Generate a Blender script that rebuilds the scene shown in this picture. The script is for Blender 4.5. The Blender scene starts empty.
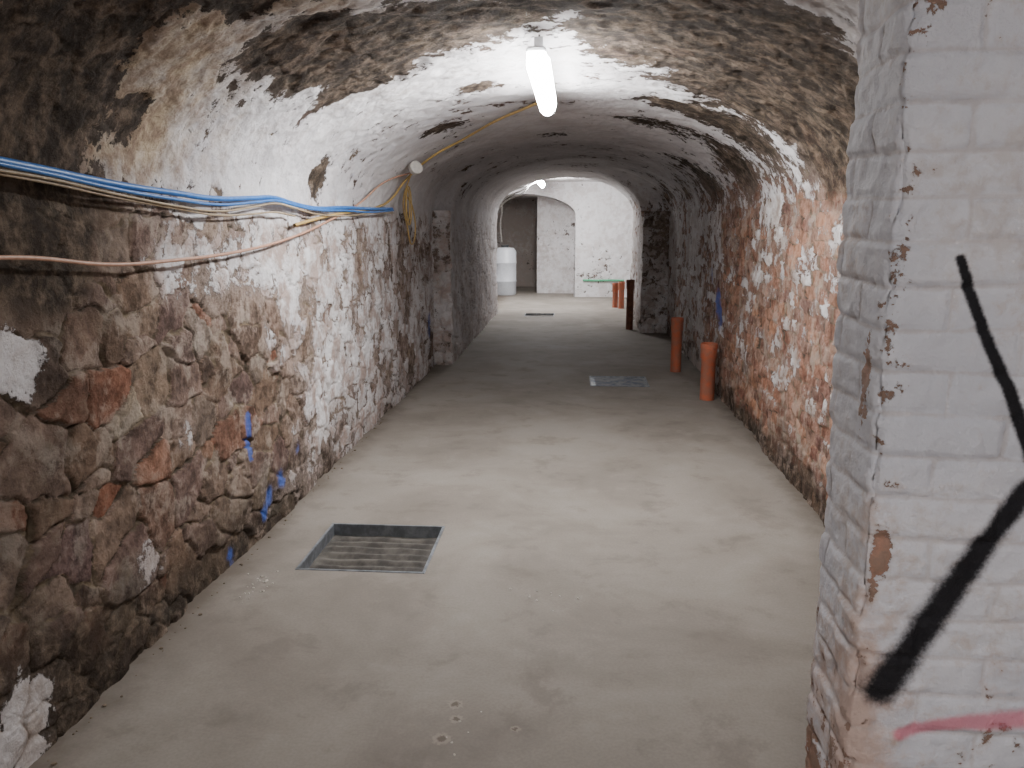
import bpy, bmesh, math, random
import numpy as np
random.seed(4)
COL = bpy.context.scene.collection

# ------------------------------------------------------------------ noise
def h3(i, j, k, seed):
    i = i.astype(np.int64); j = j.astype(np.int64); k = k.astype(np.int64)
    n = (i*374761393 + j*668265263 + k*2147483647 + seed*1274126177) & 0xffffffff
    n = ((n ^ (n >> 13)) * 1274126177) & 0xffffffff
    n = ((n ^ (n >> 16)) * 2246822519) & 0xffffffff
    n = n ^ (n >> 15)
    return (n & 0xffffff) / float(0xffffff)
def vnoise(x, y, z, seed=0):
    xi, yi, zi = np.floor(x), np.floor(y), np.floor(z)
    fx, fy, fz = x-xi, y-yi, z-zi
    q = lambda t: t*t*t*(t*(t*6-15)+10)
    fx, fy, fz = q(fx), q(fy), q(fz)
    r = 0
    for a in (0, 1):
        for b in (0, 1):
            for c in (0, 1):
                w = (fx if a else 1-fx)*(fy if b else 1-fy)*(fz if c else 1-fz)
                r = r + w*h3(xi+a, yi+b, zi+c, seed)
    return r
def fbm(x, y, z, scale, octv=4, seed=0, rough=0.5):
    r = 0; amp = 1; tot = 0; s = scale
    for o in range(octv):
        r = r + amp*vnoise(x*s+17.3*o, y*s+5.1*o, z*s+9.7*o, seed+o*31)
        tot += amp; amp *= rough; s *= 2.03
    return r/tot - 0.5
def sstep(a, b, x):
    t = np.clip((x-a)/(b-a), 0, 1)
    return t*t*(3-2*t)
def cells(u, v, cu, cv, jit, wamp, p, seed):
    """jittered running-bond voronoi -> (edge distance metres approx, id, id2)"""
    gu0 = u/cu; gv = v/cv
    j0 = np.floor(gv)
    f1 = np.full(u.shape, 9.0); f2 = np.full(u.shape, 9.0); idv = np.zeros(u.shape); id2 = np.zeros(u.shape)
    for dj in (-1, 0, 1):
        j = j0+dj
        off = 0.5*np.mod(j, 2) + 0.35*h3(j, j*0, j*0, seed+9)*(jit > 0.1)
        i0 = np.floor(gu0-off)
        for di in (-1, 0, 1):
            i = i0+di
            r1 = h3(i, j, j*0, seed); r2 = h3(i, j, j*0+1, seed); r3 = h3(i, j, j*0+2, seed)
            cx = i+0.5+(r1-.5)*jit+off; cy = j+0.5+(r2-.5)*jit
            dx = np.abs(gu0-cx)*cu/cv*0.62; dy = np.abs(gv-cy)
            if cu/cv > 2.2: dx = np.abs(gu0-cx)*1.0
            d = (dx**p+dy**p)**(1/p) - (r3-.5)*wamp
            new = d < f1
            f2 = np.where(new, f1, np.minimum(f2, d))
            idv = np.where(new, h3(i, j, j*0+5, seed), idv)
            id2 = np.where(new, h3(i, j, j*0+6, seed), id2)
            f1 = np.where(new, d, f1)
    return (f2-f1)*cv, idv, id2

# ------------------------------------------------------------------ material helpers
def mat(name):
    m = bpy.data.materials.new(name); m.use_nodes = True
    nt = m.node_tree; nt.nodes.clear()
    out = nt.nodes.new('ShaderNodeOutputMaterial'); b = nt.nodes.new('ShaderNodeBsdfPrincipled')
    nt.links.new(b.outputs[0], out.inputs[0])
    return m, nt, b
class G:
    def __init__(s, nt): s.nt = nt
    def link(s, a, b): s.nt.links.new(a, b)
    def setin(s, inp, v):
        if isinstance(v, bpy.types.NodeSocket): s.link(v, inp)
        else:
            if inp.type == 'RGBA' and len(v) == 3: v = (*v, 1)
            inp.default_value = v
    def math(s, op, a, b=0.0, clamp=False):
        n = s.nt.nodes.new('ShaderNodeMath'); n.operation = op; n.use_clamp = clamp
        s.setin(n.inputs[0], a); s.setin(n.inputs[1], b); return n.outputs[0]
    def add(s, a, b): return s.math('ADD', a, b)
    def mul(s, a, b): return s.math('MULTIPLY', a, b)
    def mix(s, f, a, b, mode='MIX'):
        n = s.nt.nodes.new('ShaderNodeMix'); n.data_type = 'RGBA'; n.blend_type = mode
        s.setin(n.inputs[0], f); s.setin(n.inputs[6], a); s.setin(n.inputs[7], b); return n.outputs[2]
    def mr(s, v, a, b, c=0.0, d=1.0, smooth=True):
        n = s.nt.nodes.new('ShaderNodeMapRange')
        if smooth: n.interpolation_type = 'SMOOTHSTEP'
        s.setin(n.inputs[0], v)
        for i, x in enumerate((a, b, c, d)): n.inputs[i+1].default_value = x
        return n.outputs[0]
    def co(s): return s.nt.nodes.new('ShaderNodeTexCoord').outputs['Object']
    def noise(s, co, scale, det=4, rough=0.55, dist=0.0):
        n = s.nt.nodes.new('ShaderNodeTexNoise'); s.link(co, n.inputs['Vector'])
        n.inputs['Scale'].default_value = scale; n.inputs['Detail'].default_value = det
        n.inputs['Roughness'].default_value = rough; n.inputs['Distortion'].default_value = dist
        return n.outputs[0]
    def attr(s, name):
        n = s.nt.nodes.new('ShaderNodeAttribute'); n.attribute_name = name; return n.outputs['Fac']
    def ramp(s, f, stops, interp='LINEAR'):
        n = s.nt.nodes.new('ShaderNodeValToRGB'); n.color_ramp.interpolation = interp
        e = n.color_ramp.elements
        while len(e) < len(stops): e.new(0.5)
        for k, (p, c) in enumerate(stops): e[k].position = p; e[k].color = (*c, 1)
        s.link(f, n.inputs[0]); return n.outputs[0]
    def bump(s, hgt, bsdf, dist=0.01, strength=1.0):
        n = s.nt.nodes.new('ShaderNodeBump'); n.inputs['Distance'].default_value = dist
        n.inputs['Strength'].default_value = strength
        s.link(hgt, n.inputs['Height']); s.link(n.outputs[0], bsdf.inputs['Normal'])

# -- flaking whitewash over rubble stone / brick
def masonry_material():
    m, nt, b = mat('whitewashed_masonry'); g = G(nt); co = g.co()
    nF = g.noise(co, 11, 8, .74); n6 = g.noise(co, 5, 3, .6); low = g.attr('low')
    fc = g.math('SUBTRACT', nF, .5)
    sid = g.attr('sid')
    stone = g.ramp(sid, [(0, (.085, .058, .045)), (.16, (.20, .135, .095)), (.3, (.135, .088, .08)), (.45, (.26, .195, .135)),
                         (.6, (.155, .10, .085)), (.74, (.22, .16, .125)), (.86, (.14, .11, .088)), (.95, (.23, .10, .062)), (1, (.31, .255, .19))])
    brick = g.ramp(sid, [(0, (.15, .072, .055)), (.35, (.29, .135, .085)), (.6, (.20, .11, .08)), (.8, (.35, .175, .105)), (1, (.24, .15, .115))])
    base = g.mix(g.attr('isbrick'), stone, brick)
    var = g.mr(nF, .3, .7, .4, 1.6)
    vv = nt.nodes.new('ShaderNodeVectorMath'); vv.operation = 'SCALE'; g.link(base, vv.inputs[0]); g.link(var, vv.inputs['Scale'])
    edge = g.attr('edge')
    e2 = g.add(edge, g.mul(fc, .045))
    mmask = g.mr(e2, .002, .011)
    mortar = g.mix(g.mr(n6, .38, .65), (.055, .042, .030), (.22, .17, .115))
    raw = g.mix(mmask, mortar, vv.outputs[0])
    raw = g.mix(g.mul(g.mr(g.add(n6, g.mul(fc, .8)), .5, .66), g.attr('bloom')), raw, (.42, .37, .315))
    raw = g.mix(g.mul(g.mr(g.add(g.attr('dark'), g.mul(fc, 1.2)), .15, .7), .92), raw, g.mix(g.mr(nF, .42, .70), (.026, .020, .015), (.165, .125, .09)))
    # paint
    st = g.add(g.attr('stain'), g.add(g.mul(g.math('SUBTRACT', n6, .5), 1.1), g.mul(fc, .9)))
    white = g.mix(g.mr(low, -.2, .2), (.58, .565, .58), (.76, .75, .765))
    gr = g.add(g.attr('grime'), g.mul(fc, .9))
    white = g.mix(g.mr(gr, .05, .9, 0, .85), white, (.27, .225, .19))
    paint = g.mix(g.mr(st, .0, .7, 0, .9), white, g.mix(g.mr(nF, .4, .6), (.50, .395, .25), (.24, .16, .095)))
    paint = g.mix(g.mul(g.mr(g.add(n6, fc), .42, .66), g.attr('pink')), paint, (.38, .295, .26))
    pm = g.add(g.attr('paint'), g.mul(fc, 2.5))
    thin = g.mul(g.mr(pm, -.6, -.02), g.mul(g.attr('pink'), .55))
    raw = g.mix(thin, raw, (.40, .325, .285))
    pmask = g.mr(pm, -.05, .06)
    colr = g.mix(pmask, raw, paint)
    blue = g.mr(g.add(g.attr('blue'), g.mul(fc, 1.3)), .3, .75)
    colr = g.mix(g.mul(blue, .75), colr, (.05, .13, .50))
    g.link(colr, b.inputs['Base Color'])
    b.inputs['Roughness'].default_value = .9; b.inputs['Specular IOR Level'].default_value = .2
    g.bump(g.add(g.mul(pmask, .45), g.mul(nF, 1.7)), b, .014, 1.0)
    return m
MAS = masonry_material()

def simple(name, col, rough=.5, metal=0, var=.25, nscale=30, bump=.0, col2=None, spec=.5):
    m, nt, b = mat(name); g = G(nt); co = g.co(); n = g.noise(co, nscale, 5, .6)
    c2 = col2 if col2 else tuple(x*(1-var) for x in col)
    g.link(g.mix(g.mr(n, .35, .65), col, c2), b.inputs['Base Color'])
    b.inputs['Roughness'].default_value = rough; b.inputs['Metallic'].default_value = metal
    b.inputs['Specular IOR Level'].default_value = spec
    if bump: g.bump(n, b, bump, .8)
    return m

def add_mesh(name, verts, faces, mats, smooth=True, attrs=None, parent=None):
    me = bpy.data.meshes.new(name)
    if isinstance(verts, np.ndarray):
        nv = len(verts); nf = len(faces)
        me.vertices.add(nv); me.vertices.foreach_set('co', verts.astype(np.float32).ravel())
        me.loops.add(nf*4); me.loops.foreach_set('vertex_index', faces.astype(np.int32).ravel())
        me.polygons.add(nf); me.polygons.foreach_set('loop_start', np.arange(0, nf*4, 4, dtype=np.int32))
        me.update(calc_edges=True); me.validate()
    else:
        me.from_pydata(verts, [], faces); me.update()
    if attrs:
        for k, a in attrs.items():
            at = me.attributes.new(k, 'FLOAT', 'POINT'); at.data.foreach_set('value', np.asarray(a, dtype=np.float32).ravel())
    for mm in (mats if isinstance(mats, list) else [mats]): me.materials.append(mm)
    if smooth: me.polygons.foreach_set('use_smooth', np.ones(len(me.polygons), dtype=bool))
    ob = bpy.data.objects.new(name, me); COL.objects.link(ob)
    if parent: ob.parent = parent
    return ob
def grid_faces(nr, nc):
    i = np.arange(nr-1)[:, None]; j = np.arange(nc-1)[None, :]
    a = i*nc+j
    return np.stack([a, a+1, a+nc+1, a+nc], -1).reshape(-1, 4)

# ------------------------------------------------------------------ tunnel shell
ZS, RISE, YEND = 1.72, .73, 15.2
SA = 3.55
def xl(y): return np.where(y < 9.5, -1.62, -1.43)
def xr(y): return np.where(y < 12.6, 1.40, 1.03)
def xlc(y): return -1.62+.19*sstep(9.5, 10.0, y)
def xrc(y): return 1.40-.37*sstep(12.6, 13.1, y)
ys = [-3.0]
while ys[-1] < YEND:
    y = ys[-1]
    ys.append(y + (0.04 if y < .8 else max(.0075, .0042*y)))
ys[-1] = YEND
ys = sorted(ys + [9.497, 9.503, 12.597, 12.603]); ys = np.array(ys)
NL, NA, NR = 215, 310, 150
tl = np.linspace(0, 1, NL); ta = np.linspace(0, 1, NA); tr = np.linspace(0, 1, NR)
Y = ys[:, None]
BL = [(-1.40, 2.42, 2.1, .26, 1.), (-1.48, 2.25, 2.0, .2, 1), (-1.06, 3.35, 2.28, .25, 1), (-1.0, 3.75, 2.3, .27, 1), (-.75, 3.75, 2.38, .30, 1), (-.98, 4.2, 2.31, .2, 1),
      (-.45, 3.6, 2.43, .24, 1), (-.1, 3.3, 2.45, .2, .8), (.12, 3.9, 2.44, .2, .8), (.25, 4.4, 2.43, .2, .7), (.45, 3.55, 2.4, .40, 1), (.8, 3.9, 2.3, .45, 1), (-1.05, 2.75, 2.28, .16, .9),
      (1.14, 4.1, 2.13, .45, 1), (.9, 4.8, 2.25, .40, 1), (1.34, 4.5, 1.93, .38, 1), (1.0, 5.7, 2.2, .36, .85), (1.15, 6.8, 2.1, .34, .7), (1.2, 8.4, 2.1, .4, .5),
      (-1.58, 5.1, 1.9, .14, 1), (-1.5, 2.9, 1.95, .1, 1), (-.2, 8.2, 2.44, .25, .5), (.5, 6.8, 2.4, .28, .6), (-1.0, 6.4, 2.3, .18, .6), (-1.5, 2.6, 1.9, .14, 1.), (-.6, 5.2, 2.4, .15, .7), (.55, 5.6, 2.4, .2, .6), (-1.2, 4.3, 2.2, .12, .6)]
def build(part):
    if part == 'L':
        t = tl[None, :]; Z = t*ZS+0*Y; X = xl(Y)+0*t; nx, nz = np.ones_like(X), np.zeros_like(X); S = Z.copy()
    elif part == 'A':
        XL = xlc(Y); XR = xrc(Y); XC = (XL+XR)/2; W = (XR-XL)/2
        ph = np.pi*(1-ta)[None, :]
        e = 0.93
        cx = np.sign(np.cos(ph))*np.abs(np.cos(ph))**e; sz = np.abs(np.sin(ph))**e
        X = XC+W*cx; Z = ZS+RISE*sz+0*Y
        nx = -(np.cos(ph))*1/W; nz = -(np.sin(ph))*1/RISE+0*Y
        l = np.sqrt(nx**2+nz**2); nx /= l; nz /= l
        S = ZS+ta[None, :]*SA+0*Y
    else:
        t = tr[None, :]; Z = (1-t)*ZS+0*Y; X = xr(Y)+0*t; nx, nz = -np.ones_like(X), np.zeros_like(X); S = ZS+SA+t*ZS+0*Y
    YY = Y+0*X
    wu = YY+.14*fbm(YY, S, S*0, 3.5, 3, 3)+.05*fbm(YY, S, S*0, 12, 3, 33)
    wv = S+.15*fbm(YY, S, S*0, 3.0, 3, 8)+.05*fbm(YY, S, S*0, 12, 3, 38)
    e1, id1, k1 = cells(wu, wv, .24, .145, .9, .70, 3.0, 11)
    e2, id2, k2 = cells(YY+.07*fbm(YY, S, S*0, 5, 3, 3), S+.07*fbm(YY, S, S*0, 5, 3, 8), .225, .082, .09, .0, 3.0, 23)
    r = sstep(ZS+3.0, ZS+3.5, S)
    isb = (r + fbm(YY, S, S*0, 1.6, 3, 77)*1.6*r > .55).astype(float)
    edge = np.where(isb > .5, e2, e1); sid = np.where(isb > .5, id2, id1); dep = np.where(isb > .5, k2, k1)
    nse = fbm(X, YY, Z, 1.3, 5, 5, .6)
    nse2 = fbm(X, YY, Z, 4.0, 4, 55, .6)
    nse3 = fbm(X, YY, Z, 9.0, 4, 56, .65)
    dst = lambda x, y, z, r, sy=1.0: np.exp(-(((X-x)**2+((YY-y)*sy)**2+(Z-z)**2)/(r*r)))
    o = np.ones_like(X)
    def fL():
        p = -.85+1.0*sstep(2.9, 5.2, YY+.6*nse2-.7*sstep(1.0, .1, Z)+.5*sstep(.9, 1.5, Z))
        p += .55*np.exp(-((Z-1.42)/.17)**2)*sstep(2.6, 3.2, YY)*sstep(5.2, 4, YY)
        p += 1.4*dst(-1.6, 2.10, .14, .2)+1.5*dst(-1.6, 2.24, 1.2, .13)+.9*dst(-1.6, 2.9, .32, .13)+.5*dst(-1.6, 2.6, .85, .10)+.8*dst(-1.6, 3.3, .75, .11)
        p -= .35*dst(-1.6, 6.3, 1.45, .3)-.2*dst(-1.6, 5.2, .6, .4)
        p += nse*.9+nse2*.7+nse3*.5+(dep-.5)*.55 - .30*sstep(.012, 0, edge)
        p = np.where(YY > 9.4, .50+nse*.7+nse2*.5+(dep-.5)*.2, p)
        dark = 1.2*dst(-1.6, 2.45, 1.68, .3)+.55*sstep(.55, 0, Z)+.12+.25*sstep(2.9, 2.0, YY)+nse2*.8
        pink = (o*.75*sstep(2.4, 3.6, YY)+.15)*(1-.5*sstep(9.3, 9.6, YY)); stain = -.35+.35*sstep(6, 3, YY)+nse*.5
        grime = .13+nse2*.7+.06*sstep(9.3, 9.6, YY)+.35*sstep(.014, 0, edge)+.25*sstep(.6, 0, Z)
        return [p, dark, pink, stain, grime]
    def fA():
        p = .40+nse*.95+nse2*.85+nse3*.55
        blobs = 0
        for (a, b_, c, r_, sy) in BL: blobs = blobs+sy*dst(a, b_, c, r_)
        blobs = np.minimum(blobs, 1.15)
        p -= 1.4*blobs
        side = sstep(ZS+2.5, ZS+3.3, S)
        p -= .32*side
        p += .15*sstep(ZS+.6, ZS, S)*sstep(2.8, 3.2, YY)
        p += .45*dst(-1.25, 2.85, 2.2, .26)
        p -= .9*dst(-1.6, 2.35, 1.76, .2)
        dark = .62+.6*np.clip(blobs, 0, 1)+nse*.7+nse2*.5-.25*side
        pink = o*(.15+.2*side)
        stain = -.16+.75*sstep(4.4, 2.7, YY)*sstep(ZS+2.2, ZS+.8, S)+.9*nse+.45*sstep(6.5, 3, YY)*sstep(ZS+2.2, ZS+3.1, S)-.2*sstep(6, 8, YY)
        grime = -.03+nse2*.9+.2*side*sstep(5, 8, YY)+.35*sstep(3.9, 2.8, YY)
        return [p, dark, pink, stain, grime]
    def fR():
        p = -.26+nse*.95+nse2*.8+nse3*.5+(dep-.5)*.5+.12*sstep(.8, 1.5, Z)-.3*sstep(.7, .1, Z)*sstep(9, 5, YY)
        p += .42*sstep(7.5, 9.5, YY)
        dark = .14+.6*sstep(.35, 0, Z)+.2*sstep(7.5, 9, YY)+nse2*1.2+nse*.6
        pink = o*.5; stain = .05+nse*.8-.2*sstep(7, 9, YY)
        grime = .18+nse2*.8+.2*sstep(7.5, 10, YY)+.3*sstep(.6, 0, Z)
        return [p, dark, pink, stain, grime]
    A = fA()
    if part != 'R':
        wL = sstep(-.10, .14, ZS-.02-S+.55*nse2)
        A = [a*(1-wL)+b_*wL for a, b_ in zip(A, fL())]
    if part != 'L':
        wR = sstep(-.22, .22, S-(ZS+SA)+.06+.9*nse2)
        A = [a*(1-wR)+b_*wR for a, b_ in zip(A, fR())]
    p, dark, pink, stain, grime = A
    dark = np.clip(dark, 0, 1.1)
    bloom = np.clip(.5+nse2, 0, 1)*o
    if part == 'A': bloom = bloom*.25
    blue = 0*X
    if part == 'L':
        blue = 1.0*np.exp(-((YY-3.88-.03*nse3)/.030)**2)*sstep(.42, .46, Z)*sstep(.72, .68, Z)+.85*dst(-1.62, 4.1, .19, .08)+.85*dst(-1.62, 4.28, .23, .065)+.8*dst(-1.62, 4.0, .12, .05)+.8*dst(-1.62, 9.1, .5, .18)+.7*dst(-1.62, 3.62, .06, .06)+.6*dst(-1.62, 4.6, .32, .07)
    if part == 'R': blue = .85*dst(1.4, 8.2, .88, .16)+.75*dst(1.4, 8.0, .72, .13)+.6*dst(1.4, 8.7, 1.1, .12)
    pm = sstep(-.1, .25, p)
    relief = sstep(0, np.where(isb > .5, .008, .012), edge)
    amp = np.where(isb > .5, .011, .016)
    fine = .06*fbm(X, YY, Z, .9, 3, 61)+.042*fbm(X, YY, Z, 6, 5, 62, .66)
    hA = .30*amp*relief*(1-.5*pm)+(dep-.5)*.6*amp*relief*(1-pm)+fine+.010*pm
    if part == 'A': hgt = hA
    else:
        hgt = amp*relief*(1-.45*pm)+(dep-.5)*amp*1.5*relief*(1-.3*pm)+fine
        k = sstep(0, .12, ZS-Z); hgt = hgt*k+hA*(1-k)
    X2 = X+nx*hgt; Z2 = Z+nz*hgt
    if part != 'A': Z2 = np.where(Z < .02, -.02, Z2)
    V = np.stack([X2, YY, Z2], -1).reshape(-1, 3)
    F = grid_faces(X.shape[0], X.shape[1])[:, ::-1]
    name = {'L': 'wall_left', 'A': 'ceiling', 'R': 'wall_right'}[part]
    add_mesh(name, V, F, MAS, True, dict(edge=edge, sid=sid, paint=p, dark=dark, pink=pink, stain=stain, bloom=bloom, grime=grime, blue=blue, isbrick=isb, low=nse))
for part in 'LAR': build(part)

# ------------------------------------------------------------------ floor with manhole openings
holes = [(-1.30, -.68, 3.60, 4.22), (.17, .77, 8.27, 8.84), (-.90, -.36, 14.75, 15.25)]
def floor_material():
    m, nt, b = mat('concrete_screed'); g = G(nt); co = g.co()
    n1 = g.noise(co, .9, 4, .6, .6); n2 = g.noise(co, 3.2, 7, .68, .2); n3 = g.noise(co, 90, 2)
    c = g.mix(g.mr(n1, .3, .7), (.295, .270, .238), (.205, .183, .157))
    c = g.mix(g.mr(n2, .5, .72, 0, .4), c, (.345, .32, .285))
    c = g.mix(g.mr(n2, .48, .32, 0, .5), c, (.15, .128, .108))
    sx = nt.nodes.new('ShaderNodeSeparateXYZ'); g.link(co, sx.inputs[0])
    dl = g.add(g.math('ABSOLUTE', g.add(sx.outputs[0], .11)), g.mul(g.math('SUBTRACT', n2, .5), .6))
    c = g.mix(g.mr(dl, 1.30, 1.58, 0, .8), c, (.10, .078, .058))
    c = g.mix(g.mr(n3, .3, .7, 0, .18), c, (.12, .10, .085))
    for (px, py, r_) in [(-.385, 2.545, .022), (-.37, 2.46, .018), (-.40, 2.35, .024), (-.17, 2.42, .013)]:
        d = nt.nodes.new('ShaderNodeVectorMath'); d.operation = 'DISTANCE'; g.link(co, d.inputs[0]); d.inputs[1].default_value = (px, py, 0)
        dd = g.add(d.outputs['Value'], g.mul(g.math('SUBTRACT', n3, .5), .03))
        c = g.mix(g.mr(dd, r_*1.5, r_*.9, 0, .5), c, (.36, .32, .27)); c = g.mix(g.mr(dd, r_*.85, r_*.4, 0, .8), c, (.10, .08, .062))
    g.link(c, b.inputs['Base Color'])
    b.inputs['Roughness'].default_value = .75; b.inputs['Specular IOR Level'].default_value = .3
    g.bump(g.add(g.mul(n2, .8), g.mul(n3, .12)), b, .005, .4)
    return m
FL = floor_material()
xs = sorted({-4.5, 4.5, *[h_[0] for h_ in holes], *[h_[1] for h_ in holes]})
yy = sorted({-3.2, 24.0, *[h_[2] for h_ in holes], *[h_[3] for h_ in holes]})
V = [(x, y, 0) for y in yy for x in xs]; F = []
for j in range(len(yy)-1):
    for i in range(len(xs)-1):
        cx, cy = (xs[i]+xs[i+1])/2, (yy[j]+yy[j+1])/2
        if any(a < cx < b_ and c < cy < d for a, b_, c, d in holes): continue
        a = j*len(xs)+i; F.append((a, a+1, a+1+len(xs), a+len(xs)))
add_mesh('floor', V, F, FL, False)

# ------------------------------------------------------------------ generic parts
def box(name, lo, hi, m, parent=None, bev=0.0):
    bm = bmesh.new(); bmesh.ops.create_cube(bm, size=1)
    for v in bm.verts:
        v.co = [lo[k]+(v.co[k]+.5)*(hi[k]-lo[k]) for k in range(3)]
    if bev: bmesh.ops.bevel(bm, geom=bm.edges[:], offset=bev, segments=3, affect='EDGES')
    me = bpy.data.meshes.new(name); bm.to_mesh(me); bm.free(); me.materials.append(m)
    ob = bpy.data.objects.new(name, me); COL.objects.link(ob)
    if parent: ob.parent = parent
    return ob
def lathe(name, prof, m, loc=(0, 0, 0), seg=40, parent=None, smooth=True, wob=0):
    V = []; F = []
    for r, z in prof:
        for k in range(seg):
            a = 2*math.pi*k/seg; V.append((loc[0]+r*math.cos(a), loc[1]+r*math.sin(a), loc[2]+z))
    for i in range(len(prof)-1):
        for k in range(seg):
            F.append((i*seg+k, i*seg+(k+1) % seg, (i+1)*seg+(k+1) % seg, (i+1)*seg+k))
    ob = add_mesh(name, V, F, m, smooth, parent=parent)
    md = ob.modifiers.new('es', 'EDGE_SPLIT'); md.split_angle = math.radians(40)
    return ob
def empty(name, loc=(0, 0, 0)):
    e = bpy.data.objects.new(name, None); COL.objects.link(e); return e
def curve(name, pts, rad, m, parent=None, cyclic=False):
    cu = bpy.data.curves.new(name, 'CURVE'); cu.dimensions = '3D'; cu.bevel_depth = rad; cu.bevel_resolution = 3; cu.resolution_u = 10
    sp = cu.splines.new('BEZIER'); sp.bezier_points.add(len(pts)-1); sp.use_cyclic_u = cyclic
    for bp, p in zip(sp.bezier_points, pts):
        bp.co = p; bp.handle_left_type = bp.handle_right_type = 'AUTO'
    cu.materials.append(m)
    ob = bpy.data.objects.new(name, cu); COL.objects.link(ob)
    if parent: ob.parent = parent
    return ob

GALV = simple('galvanised_steel', (.30, .33, .36), .5, .7, .4, 18, .002)
TRAYM = simple('dusty_steel', (.13, .12, .105), .8, .1, .5, 12, .004, (.055, .05, .045))
BLUSTEEL = simple('blue_grey_steel', (.20, .24, .30), .4, .6, .4, 9, .002, (.42, .44, .46))
def manhole(hole, tray, dep=.055, ribs=9):
    a, b_, c, d = hole; e = empty('manhole_cover'); t = .014
    box('frame_front', (a, c, -dep), (b_, c+t, .004), GALV, e, .002); box('frame_back', (a, d-t, -dep), (b_, d, .004), GALV, e, .002)
    box('frame_left', (a, c+t, -dep), (a+t, d-t, .004), GALV, e, .002); box('frame_right', (b_-t, c+t, -dep), (b_, d-t, .004), GALV, e, .002)
    nx, ny = 60, 160
    x = np.linspace(a+t, b_-t, nx)[None, :]; y = np.linspace(c+t, d-t, ny)[:, None]
    X = x+0*y; Yy = y+0*x
    ph = (Yy-c)/(d-c)*ribs*2*np.pi+2.6*fbm(X, Yy, X*0, 4, 2, 5)
    inner = sstep(0, .06, X-a-t)*sstep(0, .06, b_-t-X)*sstep(0, .04, Yy-c-t)*sstep(0, .04, d-t-Yy)
    Z = -dep+.010+.010*np.clip(np.sin(ph)*1.2, -1, 1)*inner+.02*fbm(X, Yy, X*0, 6, 4, 9)
    Vv = np.stack([X, Yy, Z], -1).reshape(-1, 3)
    add_mesh('tray', Vv, grid_faces(ny, nx), tray, True, parent=e)
    return e
manhole(holes[0], TRAYM, .07, 8); manhole(holes[1], BLUSTEEL, .025, 7); manhole(holes[2], TRAYM, .04, 6)

# ------------------------------------------------------------------ painted brick pillar
def pillar_material():
    m, nt, b = mat('painted_brick'); g = G(nt); co = g.co()
    n2 = g.noise(co, 3, 4); nF = g.noise(co, 24, 7, .7); n120 = g.noise(co, 160, 2)
    fc = g.math('SUBTRACT', nF, .5)
    w = g.mix(g.mr(n2, .35, .65), (.66, .68, .75), (.79, .80, .86))
    w = g.mix(g.mr(g.add(n2, g.mul(fc, .9)), .48, .72, 0, .55), w, (.57, .51, .48))
    w = g.mix(g.mr(g.add(g.attr('warm'), g.mul(fc, 1.3)), .15, .9, 0, .85), w, (.56, .40, .33))
    edge = g.attr('edge')
    w = g.mix(g.mr(g.add(edge, g.mul(fc, .02)), .006, .0, 0, .45), w, (.50, .44, .42))
    chip = g.mr(g.add(g.attr('chip'), g.mul(fc, 1.9)), .42, .47)
    c = g.mix(chip, w, g.mix(g.mr(nF, .4, .6), (.46, .25, .18), (.30, .20, .155)))
    sp = g.add(g.mul(g.math('SUBTRACT', n120, .5), .35), g.mul(fc, .15))
    blk = g.mr(g.add(g.attr('black'), sp), .15, .85)
    c = g.mix(blk, c, (.014, .014, .018))
    red = g.mr(g.add(g.attr('red'), sp), .1, .9, 0, .75)
    c = g.mix(red, c, (.66, .16, .24))
    g.link(c, b.inputs['Base Color']); b.inputs['Roughness'].default_value = .65; b.inputs['Specular IOR Level'].default_value = .3
    g.bump(g.add(g.mul(nF, 1.2), g.mul(chip, -.3)), b, .009, 1.0)
    return m
PIL = pillar_material()
x0, y0, y1, x1, zt = .528, 1.45, 1.70, 1.62, 2.5
BC = .075
ua = np.arange(-(y1-y0), 0, .005); ub = np.arange(0, x1-x0, .005)
u = np.concatenate([ua, ub])[None, :]; z = np.linspace(0, zt, 500)[:, None]
U = u+0*z; Zp = z+0*u
side = U < 0
PX = np.where(side, x0, x0+U); PY = np.where(side, y0-U, y0)
nx = np.where(side, -1.0, 0.0); ny = np.where(side, 0.0, -1.0)
cr = np.exp(-(U/.012)**2)
nx = nx-cr*.5*(U >= 0); ny = ny-cr*.5*(U < 0)
wU = U+.016*fbm(U, Zp, U*0, 7, 3, 3); wZ = Zp+.018*fbm(U, Zp, U*0, 4, 3, 4)
row = np.floor(wZ/BC)
fz = np.abs(wZ/BC-row-.5)
off = np.where(np.mod(row, 2) > 0, .1125, 0)+.02*(h3(row, row*0, row*0, 44)-.5)
fu = np.mod(wU+off, .225); eu = np.minimum(fu, .225-fu); ez = (.5-fz)*BC
eu = np.where(np.abs(U) < .03, .05, eu)
edge = np.minimum(eu, ez)
col_ = np.floor((wU+off)/.225)
rid = h3(row, col_, row*0, 3)
hg = .005*sstep(0, .014, edge)+.007*(rid-.5)*sstep(0, .01, edge)+.014*fbm(U, Zp, U*0, 7, 4, 8)+.012*fbm(U, Zp, U*0, 26, 4, 9)
hg -= cr*(.006+.040*np.clip(fbm(U*0, Zp, U*0, 14, 3, 17)+.1, 0, 1))
PX = PX+nx*hg; PY = PY+ny*hg
def seg(px, pz, a, b_):
    ax, az = a; bx, bz = b_; dx, dz = bx-ax, bz-az
    t = np.clip(((px-ax)*dx+(pz-az)*dz)/(dx*dx+dz*dz), 0, 1)
    return np.sqrt((px-ax-t*dx)**2+(pz-az-t*dz)**2), t
def stroke(pts, r0, r1, soft):
    out = 0*PX; n = len(pts)-1
    for k in range(n):
        d, t = seg(PX, Zp, pts[k], pts[k+1]); r = r0+(r1-r0)*(k+t)/n
        out = np.maximum(out, 1-sstep(r*(1-soft), r*(1+soft), d))
    return np.where(side, 0, out)
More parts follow.
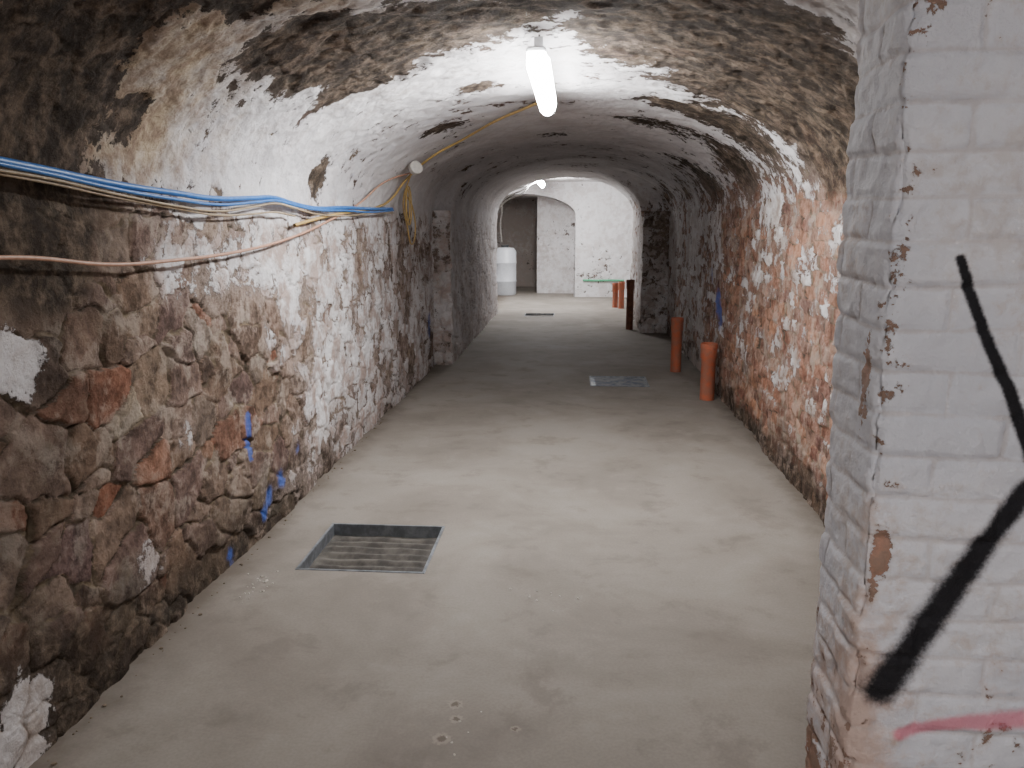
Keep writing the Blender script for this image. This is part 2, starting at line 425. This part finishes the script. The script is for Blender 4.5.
black = np.maximum(stroke([(.636, 1.545), (.655, 1.50), (.70, 1.40), (.735, 1.335), (.765, 1.27), (.80, 1.19)], .008, .014, .7),
                   stroke([(.83, 1.19), (.786, 1.14), (.73, 1.05), (.68, .955), (.62, .84), (.574, .76)], .016, .034, .95))
red = stroke([(.615, .668), (.66, .685), (.72, .70), (.78, .705), (.90, .72)], .011, .019, .95)
chip = .04+np.exp(-((U-.01)/.03)**2)*.24+.5*np.exp(-((U+.07)/.03)**2-((Zp-1.33)/.10)**2)+.35*np.exp(-((U-.02)/.02)**2-((Zp-1.0)/.06)**2)+.4*np.exp(-((U-.035)/.02)**2-((Zp-1.03)/.05)**2)+.3*side*sstep(1.1, .4, Zp)+.16*sstep(1.0, .5, Zp)+fbm(U, Zp, U*0, 3, 3, 71)*.6
warm = .04+.45*sstep(1.25, .7, Zp)*sstep(.12, 0, U)+.14*sstep(.95, .6, Zp)+.8*fbm(U, Zp, U*0, 5, 3, 91)+.2*np.exp(-(U/.03)**2)
add_mesh('brick_pillar', np.stack([PX, PY, Zp], -1).reshape(-1, 3), grid_faces(*PX.shape), PIL, True, dict(edge=edge, black=black, red=red, chip=chip, warm=warm))
pb = add_mesh('core', [(x0+.03, y1, 0), (x1, y1, 0), (x1, y1, zt), (x0, y1, zt), (x0, y1, 0)], [(0, 1, 2, 3)], PIL, False, parent=bpy.data.objects['brick_pillar'])

# ------------------------------------------------------------------ far chamber
def plain_attrs_mesh(name, P, nrm, paintv=.5, seed=3, grime=.1, stain=-.3, dk=.4, rel=1.0):
    X, Yy, Z = P[..., 0], P[..., 1], P[..., 2]
    su = X*abs(nrm[1])+Yy*abs(nrm[0]); sv = Z+Yy*abs(nrm[2])
    e, i_, k_ = cells(su+.05*fbm(X, Yy, Z, 5, 3, 2), sv+.05*fbm(X, Yy, Z, 5, 3, 4), .23, .12, .5, .35, 2.6, seed)
    p = paintv+fbm(X, Yy, Z, 1.4, 4, seed)*.9+(k_-.5)*.3*(rel > 1)
    hgt = rel*(.015*sstep(0, .03, e)+.03*fbm(X, Yy, Z, 1.5, 3, seed))
    Q = P+np.array(nrm)[None, None, :]*hgt[..., None]
    if rel > 1:   # ragged free arris on the tunnel side of a pier
        rag = .05*fbm(X*0, Yy*0, Z, 7, 4, seed+1)
        s = np.linspace(0, 1, X.shape[1])[None, :]
        if X.mean() < 0: Q[..., 0] += rag*s
        else: Q[..., 0] += rag*(1-s)
    o = np.ones_like(X)
    return add_mesh(name, Q.reshape(-1, 3), grid_faces(X.shape[0], X.shape[1]), MAS, True,
                    dict(edge=e, sid=i_, paint=p, dark=dk*o, pink=(.7 if rel > 1 else .3)*o, stain=stain*o, bloom=.5*o, grime=grime*o+fbm(X, Yy, Z, 3, 3, 7)*.5, blue=0*o, isbrick=0*o, low=.2*o-.25*(rel > 1)))
def quadgrid(a, b_, c, d, n=80, m_=60):
    a, b_, c, d = map(np.array, (a, b_, c, d)); s = np.linspace(0, 1, n)[None, :, None]; t = np.linspace(0, 1, m_)[:, None, None]
    return (a*(1-s)+b_*s)*(1-t)+(d*(1-s)+c*s)*t
# front faces of the two piers that narrow the tunnel
plain_attrs_mesh('wall_pier_left', quadgrid((-1.66, 9.48, 0), (-1.40, 9.48, 0), (-1.41, 9.48, 1.76), (-1.66, 9.48, 1.76), 30, 120), (0, -1, 0), .16, 31, .45, -.1, .3, 1.8)
plain_attrs_mesh('wall_pier_right', quadgrid((.985, 12.57, 0), (1.46, 12.57, 0), (1.46, 12.57, 1.80), (1.0, 12.57, 1.80), 40, 120), (0, -1, 0), .08, 34, .35, -.2, .5, 1.3)
ZC = 2.55
plain_attrs_mesh('wall_back', quadgrid((0, 18.9, 0), (3, 18.9, 0), (3, 18.9, ZC), (0, 18.9, ZC)), (0, -1, 0), .38, 5, .0)
n = 40; nr_ = 24; P = np.zeros((nr_, n, 3))
for i in range(n):
    a = math.pi*i/(n-1); x = -1.2+1.2*math.cos(a); zz = 1.8+.48*math.sin(a)
    for j in range(nr_):
        P[j, i] = (x, 18.9, zz+(ZC-zz)*j/(nr_-1))
plain_attrs_mesh('wall_back_arch', P[:, ::-1], (0, -1, 0), .3, 6, .05)
P = np.zeros((14, n, 3))
for i in range(n):
    a = math.pi*i/(n-1); x = -1.2+1.2*math.cos(a); zz = 1.8+.48*math.sin(a)
    for j in range(14): P[j, i] = (x, 18.9+j/13*1.0, zz)
plain_attrs_mesh('ceiling_recess', P, (0, 0, -1), .3, 7, .3)
plain_attrs_mesh('wall_recess_right', quadgrid((0, 18.9, 0), (0, 19.9, 0), (0, 19.9, 1.8), (0, 18.9, 1.8), 30, 50), (-1, 0, 0), .4, 8, .2)
plain_attrs_mesh('wall_recess_back', quadgrid((-.9, 19.9, 0), (.1, 19.9, 0), (.1, 19.9, 2.4), (-.9, 19.9, 2.4), 50, 70), (0, -1, 0), .4, 9, .2)
plain_attrs_mesh('wall_passage_right', quadgrid((-.9, 19.9, 0), (-.9, 23, 0), (-.9, 23, 2.4), (-.9, 19.9, 2.4), 50, 50), (-1, 0, 0), .3, 10, .5, -.3, .6)
plain_attrs_mesh('wall_passage_left', quadgrid((-2.4, 18.9, 0), (-2.4, 23, 0), (-2.4, 23, 2.4), (-2.4, 18.9, 2.4), 50, 50), (1, 0, 0), .3, 11, .5, -.3, .6)
plain_attrs_mesh('wall_passage_end', quadgrid((-2.4, 22, 0), (-.9, 22, 0), (-.9, 22, 2.4), (-2.4, 22, 2.4), 50, 50), (0, -1, 0), .35, 12, .8, -.2, .6)
plain_attrs_mesh('ceiling_passage', quadgrid((-2.4, 19.9, 2.3), (-.9, 19.9, 2.3), (-.9, 23, 2.3), (-2.4, 23, 2.3), 40, 50), (0, 0, -1), .3, 13, .5, -.3, .6)
plain_attrs_mesh('wall_back_left', quadgrid((-4.2, 18.9, 0), (-2.4, 18.9, 0), (-2.4, 18.9, ZC), (-4.2, 18.9, ZC), 50, 60), (0, -1, 0), .4, 14, .1)
plain_attrs_mesh('ceiling_chamber', quadgrid((-4.2, 15.15, ZC), (3, 15.15, ZC), (3, 18.9, ZC), (-4.2, 18.9, ZC), 120, 70), (0, 0, -1), .4, 15, .1)
plain_attrs_mesh('wall_chamber_left', quadgrid((-4.2, 15.2, 0), (-4.2, 18.9, 0), (-4.2, 18.9, ZC), (-4.2, 15.2, ZC), 60, 50), (1, 0, 0), .4, 16, .1)
plain_attrs_mesh('wall_chamber_right', quadgrid((3, 15.2, 0), (3, 18.9, 0), (3, 18.9, ZC), (3, 15.2, ZC), 60, 50), (-1, 0, 0), .4, 17, .1)
plain_attrs_mesh('wall_chamber_front', quadgrid((-4.2, 15.2, 0), (-1.43, 15.2, 0), (-1.43, 15.2, ZC), (-4.2, 15.2, ZC), 60, 50), (0, 1, 0), .4, 18, .1)
plain_attrs_mesh('wall_chamber_front_right', quadgrid((1.03, 15.2, 0), (3, 15.2, 0), (3, 15.2, ZC), (1.03, 15.2, ZC), 60, 50), (0, 1, 0), .4, 19, .1)
plain_attrs_mesh('wall_entrance', quadgrid((-1.7, -2.98, 0), (1.5, -2.98, 0), (1.5, -2.98, 2.5), (-1.7, -2.98, 2.5), 60, 50), (0, 1, 0), .4, 20, .1)

GREEN = simple('green_spray_paint', (.12, .50, .28), .7, 0, .3, 20)
gl = curve('green_level_mark', [(.18, 18.862, .38), (.5, 18.862, .375), (.8, 18.862, .38), (1.1, 18.862, .375)], .022, GREEN)

# ------------------------------------------------------------------ drain pipes
ORG = simple('orange_upvc', (.46, .12, .055), .55, 0, .3, 16, .001, (.32, .13, .085))
BRN = simple('brown_upvc', (.19, .07, .04), .6, 0, .4, 16, .001)
def pipe(x, y, hgt, r, m, collar=True):
    rc = r*1.15
    prof = [(r, 0), (r, hgt-.15), (rc, hgt-.135), (rc, hgt-.05), (rc*1.06, hgt-.045), (rc*1.06, hgt-.012), (rc, hgt-.008), (rc, hgt), (rc-.006, hgt), (rc-.006, hgt-.13), (r-.006, hgt-.15), (r-.006, 0)]
    return lathe('drain_pipe', prof, m, (x, y, 0))
pipe(1.245, 7.70, .53, .066, ORG); pipe(1.13, 9.2, .60, .058, ORG); pipe(.86, 13.0, .77, .055, BRN)
pipe(.80, 16.5, .48, .055, ORG); pipe(.91, 16.3, .52, .055, ORG)

# ------------------------------------------------------------------ water tank / drum
TW = simple('white_plastic', (.62, .65, .70), .4, 0, .1); TD = simple('dark_lid', (.04, .045, .05), .5)
e = empty('water_tank')
lathe('body', [(0, .0), (.24, 0), (.26, .03), (.26, .3), (.268, .31), (.268, .33), (.26, .34), (.26, .72), (.268, .73), (.268, .75), (.26, .76), (.26, 1.0), (.2, 1.08), (.0, 1.10)], TW, (-1.62, 19.4, 0), parent=e)
lathe('lid', [(.09, 1.06), (.09, 1.14), (0, 1.15)], TD, (-1.62, 19.4, 0), parent=e)

# ------------------------------------------------------------------ lamps
def emis(name, col, st):
    m = bpy.data.materials.new(name); m.use_nodes = True; nt = m.node_tree; nt.nodes.clear()
    o = nt.nodes.new('ShaderNodeOutputMaterial'); em = nt.nodes.new('ShaderNodeEmission')
    em.inputs[0].default_value = (*col, 1); em.inputs[1].default_value = st; nt.links.new(em.outputs[0], o.inputs[0]); return m
HOUS = simple('lamp_housing', (.7, .71, .72), .5, 0, .1)
def lamp(c, L, st, rot=0, w=.055):
    e = empty('fluorescent_lamp'); m = emis('diffuser_glow', (1.0, .985, .975), st)
    V = []; F = []; ns, nl = 8, 8
    for j in range(nl+1):
        t = j/nl; y = -L/2+L*t; ed = min(1, (1-abs(2*t-1)**14))**.5; ed = max(ed, .05)
        for k in range(ns+1):
            a = math.pi*(.93)+math.pi*1.14*k/ns; V.append((w*math.cos(a)*(.7+.3*ed), y, .075*math.sin(a)*ed))
    for j in range(nl):
        for k in range(ns): a = j*(ns+1)+k; F.append((a, a+1, a+ns+2, a+ns+1))
    d = add_mesh('diffuser', V, F, m, True, parent=e)
    box('body', (-w+.012, -L/2+.01, .004), (w-.012, L/2-.01, .03), HOUS, e, .006)
    for s_ in (-.35, .35):
        box('bracket', (-.02, s_*L-.02, .025), (.02, s_*L+.02, .12), HOUS, e)
    e.location = c; e.rotation_euler = (0, 0, rot)
    return e
lamp((-.18, 4.62, 2.325), 1.72, 130)
lamp((-.69, 16.9, 2.42), 1.5, 260, 0)
lamp((-.10, -1.3, 2.33), 1.72, 105)

# ------------------------------------------------------------------ cables
def arch(x, y, off=.05):
    XL_, XR_ = float(xlc(np.array(y))), float(xrc(np.array(y))); xc = (XL_+XR_)/2; w = (XR_-XL_)/2-off
    q = max(0, 1-((x-xc)/w)**2); return (x, y, ZS+(RISE-off)*math.sqrt(q))
BLUE = simple('blue_cable', (.03, .16, .48), .45, 0, .2); YEL = simple('yellow_cable', (.50, .34, .12), .5, 0, .2)
BEI = simple('beige_cable', (.36, .28, .18), .6, 0, .3)
SAL = simple('salmon_cable', (.50, .28, .19), .5, 0, .2); WHT = simple('white_cable', (.6, .58, .54), .5)
XW = -1.555
def wl(pts, dx=0): return [(XW+dx, y, z_) for y, z_ in pts]
e = empty('blue_cable_run')
bp = [(1.2, 1.80), (1.8, 1.79), (2.31, 1.765), (2.8, 1.735), (3.2, 1.722), (3.57, 1.712), (4.0, 1.728), (4.28, 1.738), (4.6, 1.715), (4.94, 1.70), (5.6, 1.715), (6.3, 1.72), (7.1, 1.735)]
curve('cable_upper', wl(bp), .012, BLUE, e)
curve('cable_lower', wl([(y, z_-.018-.008*math.sin(y*2.3)) for y, z_ in bp], .012), .007, BLUE, e)
e = empty('beige_cable_run')
curve('cable_a', wl([(y, z_-.055-.02*math.sin(y*1.7+1)) for y, z_ in bp[:9]], .0), .005, BEI, e)
curve('cable_b', wl([(y, z_-.040+.014*math.sin(y*2.9+1)) for y, z_ in bp], .010), .005, BEI, e)
e = empty('salmon_cable_run')
curve('cable', wl([(1.3, 1.52), (1.8, 1.515), (2.25, 1.51), (2.7, 1.47), (3.1, 1.465), (3.8, 1.48), (4.5, 1.53), (5.2, 1.62), (6.05, 1.76)])+[(-1.50, 6.6, 1.93), arch(-1.40, 7.2)], .007, SAL, e)
e = empty('yellow_cable_run')
curve('cable', [arch(-.16, 5.5, .05), arch(-.35, 5.95), arch(-.6, 6.4), arch(-.95, 7.0), arch(-1.2, 7.15), arch(-1.42, 7.25), (-1.53, 7.0, 1.82), (-1.56, 6.6, 1.74), (-1.56, 6.0, 1.70), (-1.56, 5.3, 1.66), (-1.56, 4.6, 1.60)], .0095, YEL, e)
curve('tail', [arch(-1.42, 7.25), (-1.54, 7.5, 1.8), (-1.55, 7.7, 1.6), (-1.55, 7.9, 1.42), (-1.55, 8.1, 1.55), (-1.55, 8.0, 1.75), (-1.54, 7.7, 1.85)], .007, YEL, e)
for k in range(2):
    cx, cy, cz, r = -1.51+.012*k, 7.55, 1.78-.01*k, .12+.02*k
    curve('coil_%d' % k, [(cx, cy+r*math.cos(t*math.pi/4)*(.8), cz+r*math.sin(t*math.pi/4)*1.2) for t in range(8)], .006, YEL, e, True)
e = empty('junction_box')
jx, jy, jz = arch(-1.36, 7.0, .05)
lathe('body', [(0, 0), (.05, 0), (.055, .01), (.055, .05), (.045, .055), (0, .055)], WHT, (0, 0, 0), 28, e)
e.location = (jx+.02, jy, jz-.02); e.rotation_euler = (math.radians(70), 0, math.radians(40))
e = empty('white_conduit_bundle')
for k in range(3):
    o = .06*k
    curve('conduit_%d' % k, [(-1.40, 15.1+o, 2.0-o), (-1.25, 15.3, 2.15-o), (-1.0, 15.6, 2.28-o), (-.85, 16.2, 2.36), (-.7, 16.5, 2.46)], .014, WHT, e)
curve('drop', [(-1.36, 15.3, 2.1), (-1.33, 15.3, 1.9), (-1.36, 15.3, 1.6), (-1.34, 15.35, 1.3)], .012, WHT, e)

# ------------------------------------------------------------------ plaster debris on floor
DEB = simple('plaster_crumbs', (.62, .58, .52), .9, 0, .3); DEB2 = simple('stone_crumbs', (.20, .155, .11), .9, 0, .4)
bm = bmesh.new()
def crumb(x, y, r):
    mt = bmesh.ops.create_icosphere(bm, subdivisions=1, radius=r)
    for v in mt['verts']:
        v.co = (v.co.x*random.uniform(.6, 1.3)+x, v.co.y*random.uniform(.6, 1.3)+y, max(0, v.co.z*random.uniform(.3, .8)+r*.3))
for _ in range(22): crumb(random.gauss(-1.40, .04), random.gauss(3.42, .07), random.uniform(.003, .009))
for _ in range(10): crumb(random.gauss(-.1, .1), random.gauss(3.4, .08), random.uniform(.003, .007))
for _ in range(6): crumb(random.gauss(-.38, .06), random.gauss(2.42, .08), random.uniform(.002, .005))
me = bpy.data.meshes.new('plaster_debris'); bm.to_mesh(me); bm.free(); me.materials.append(DEB)
COL.objects.link(bpy.data.objects.new('plaster_debris', me))
bm = bmesh.new()
for _ in range(70):
    y = random.uniform(2, 7); crumb(-1.585+abs(random.gauss(0, .02)), y, random.choice((.003, .004, .005, .009)))
me = bpy.data.meshes.new('stone_debris'); bm.to_mesh(me); bm.free(); me.materials.append(DEB2)
COL.objects.link(bpy.data.objects.new('stone_debris', me))

# ------------------------------------------------------------------ world & camera
w = bpy.data.worlds.new('World'); bpy.context.scene.world = w; w.use_nodes = True
w.node_tree.nodes['Background'].inputs[0].default_value = (.05, .05, .055, 1)
cam = bpy.data.cameras.new('camera'); co_ = bpy.data.objects.new('camera', cam); COL.objects.link(co_)
cam.sensor_width = 36; cam.lens = 36*830/1024; cam.clip_start = .05
co_.location = (0, 0, 1.6)
co_.rotation_euler = (math.radians(90)-math.atan(159/830), 0, math.radians(4.3))
bpy.context.scene.camera = co_
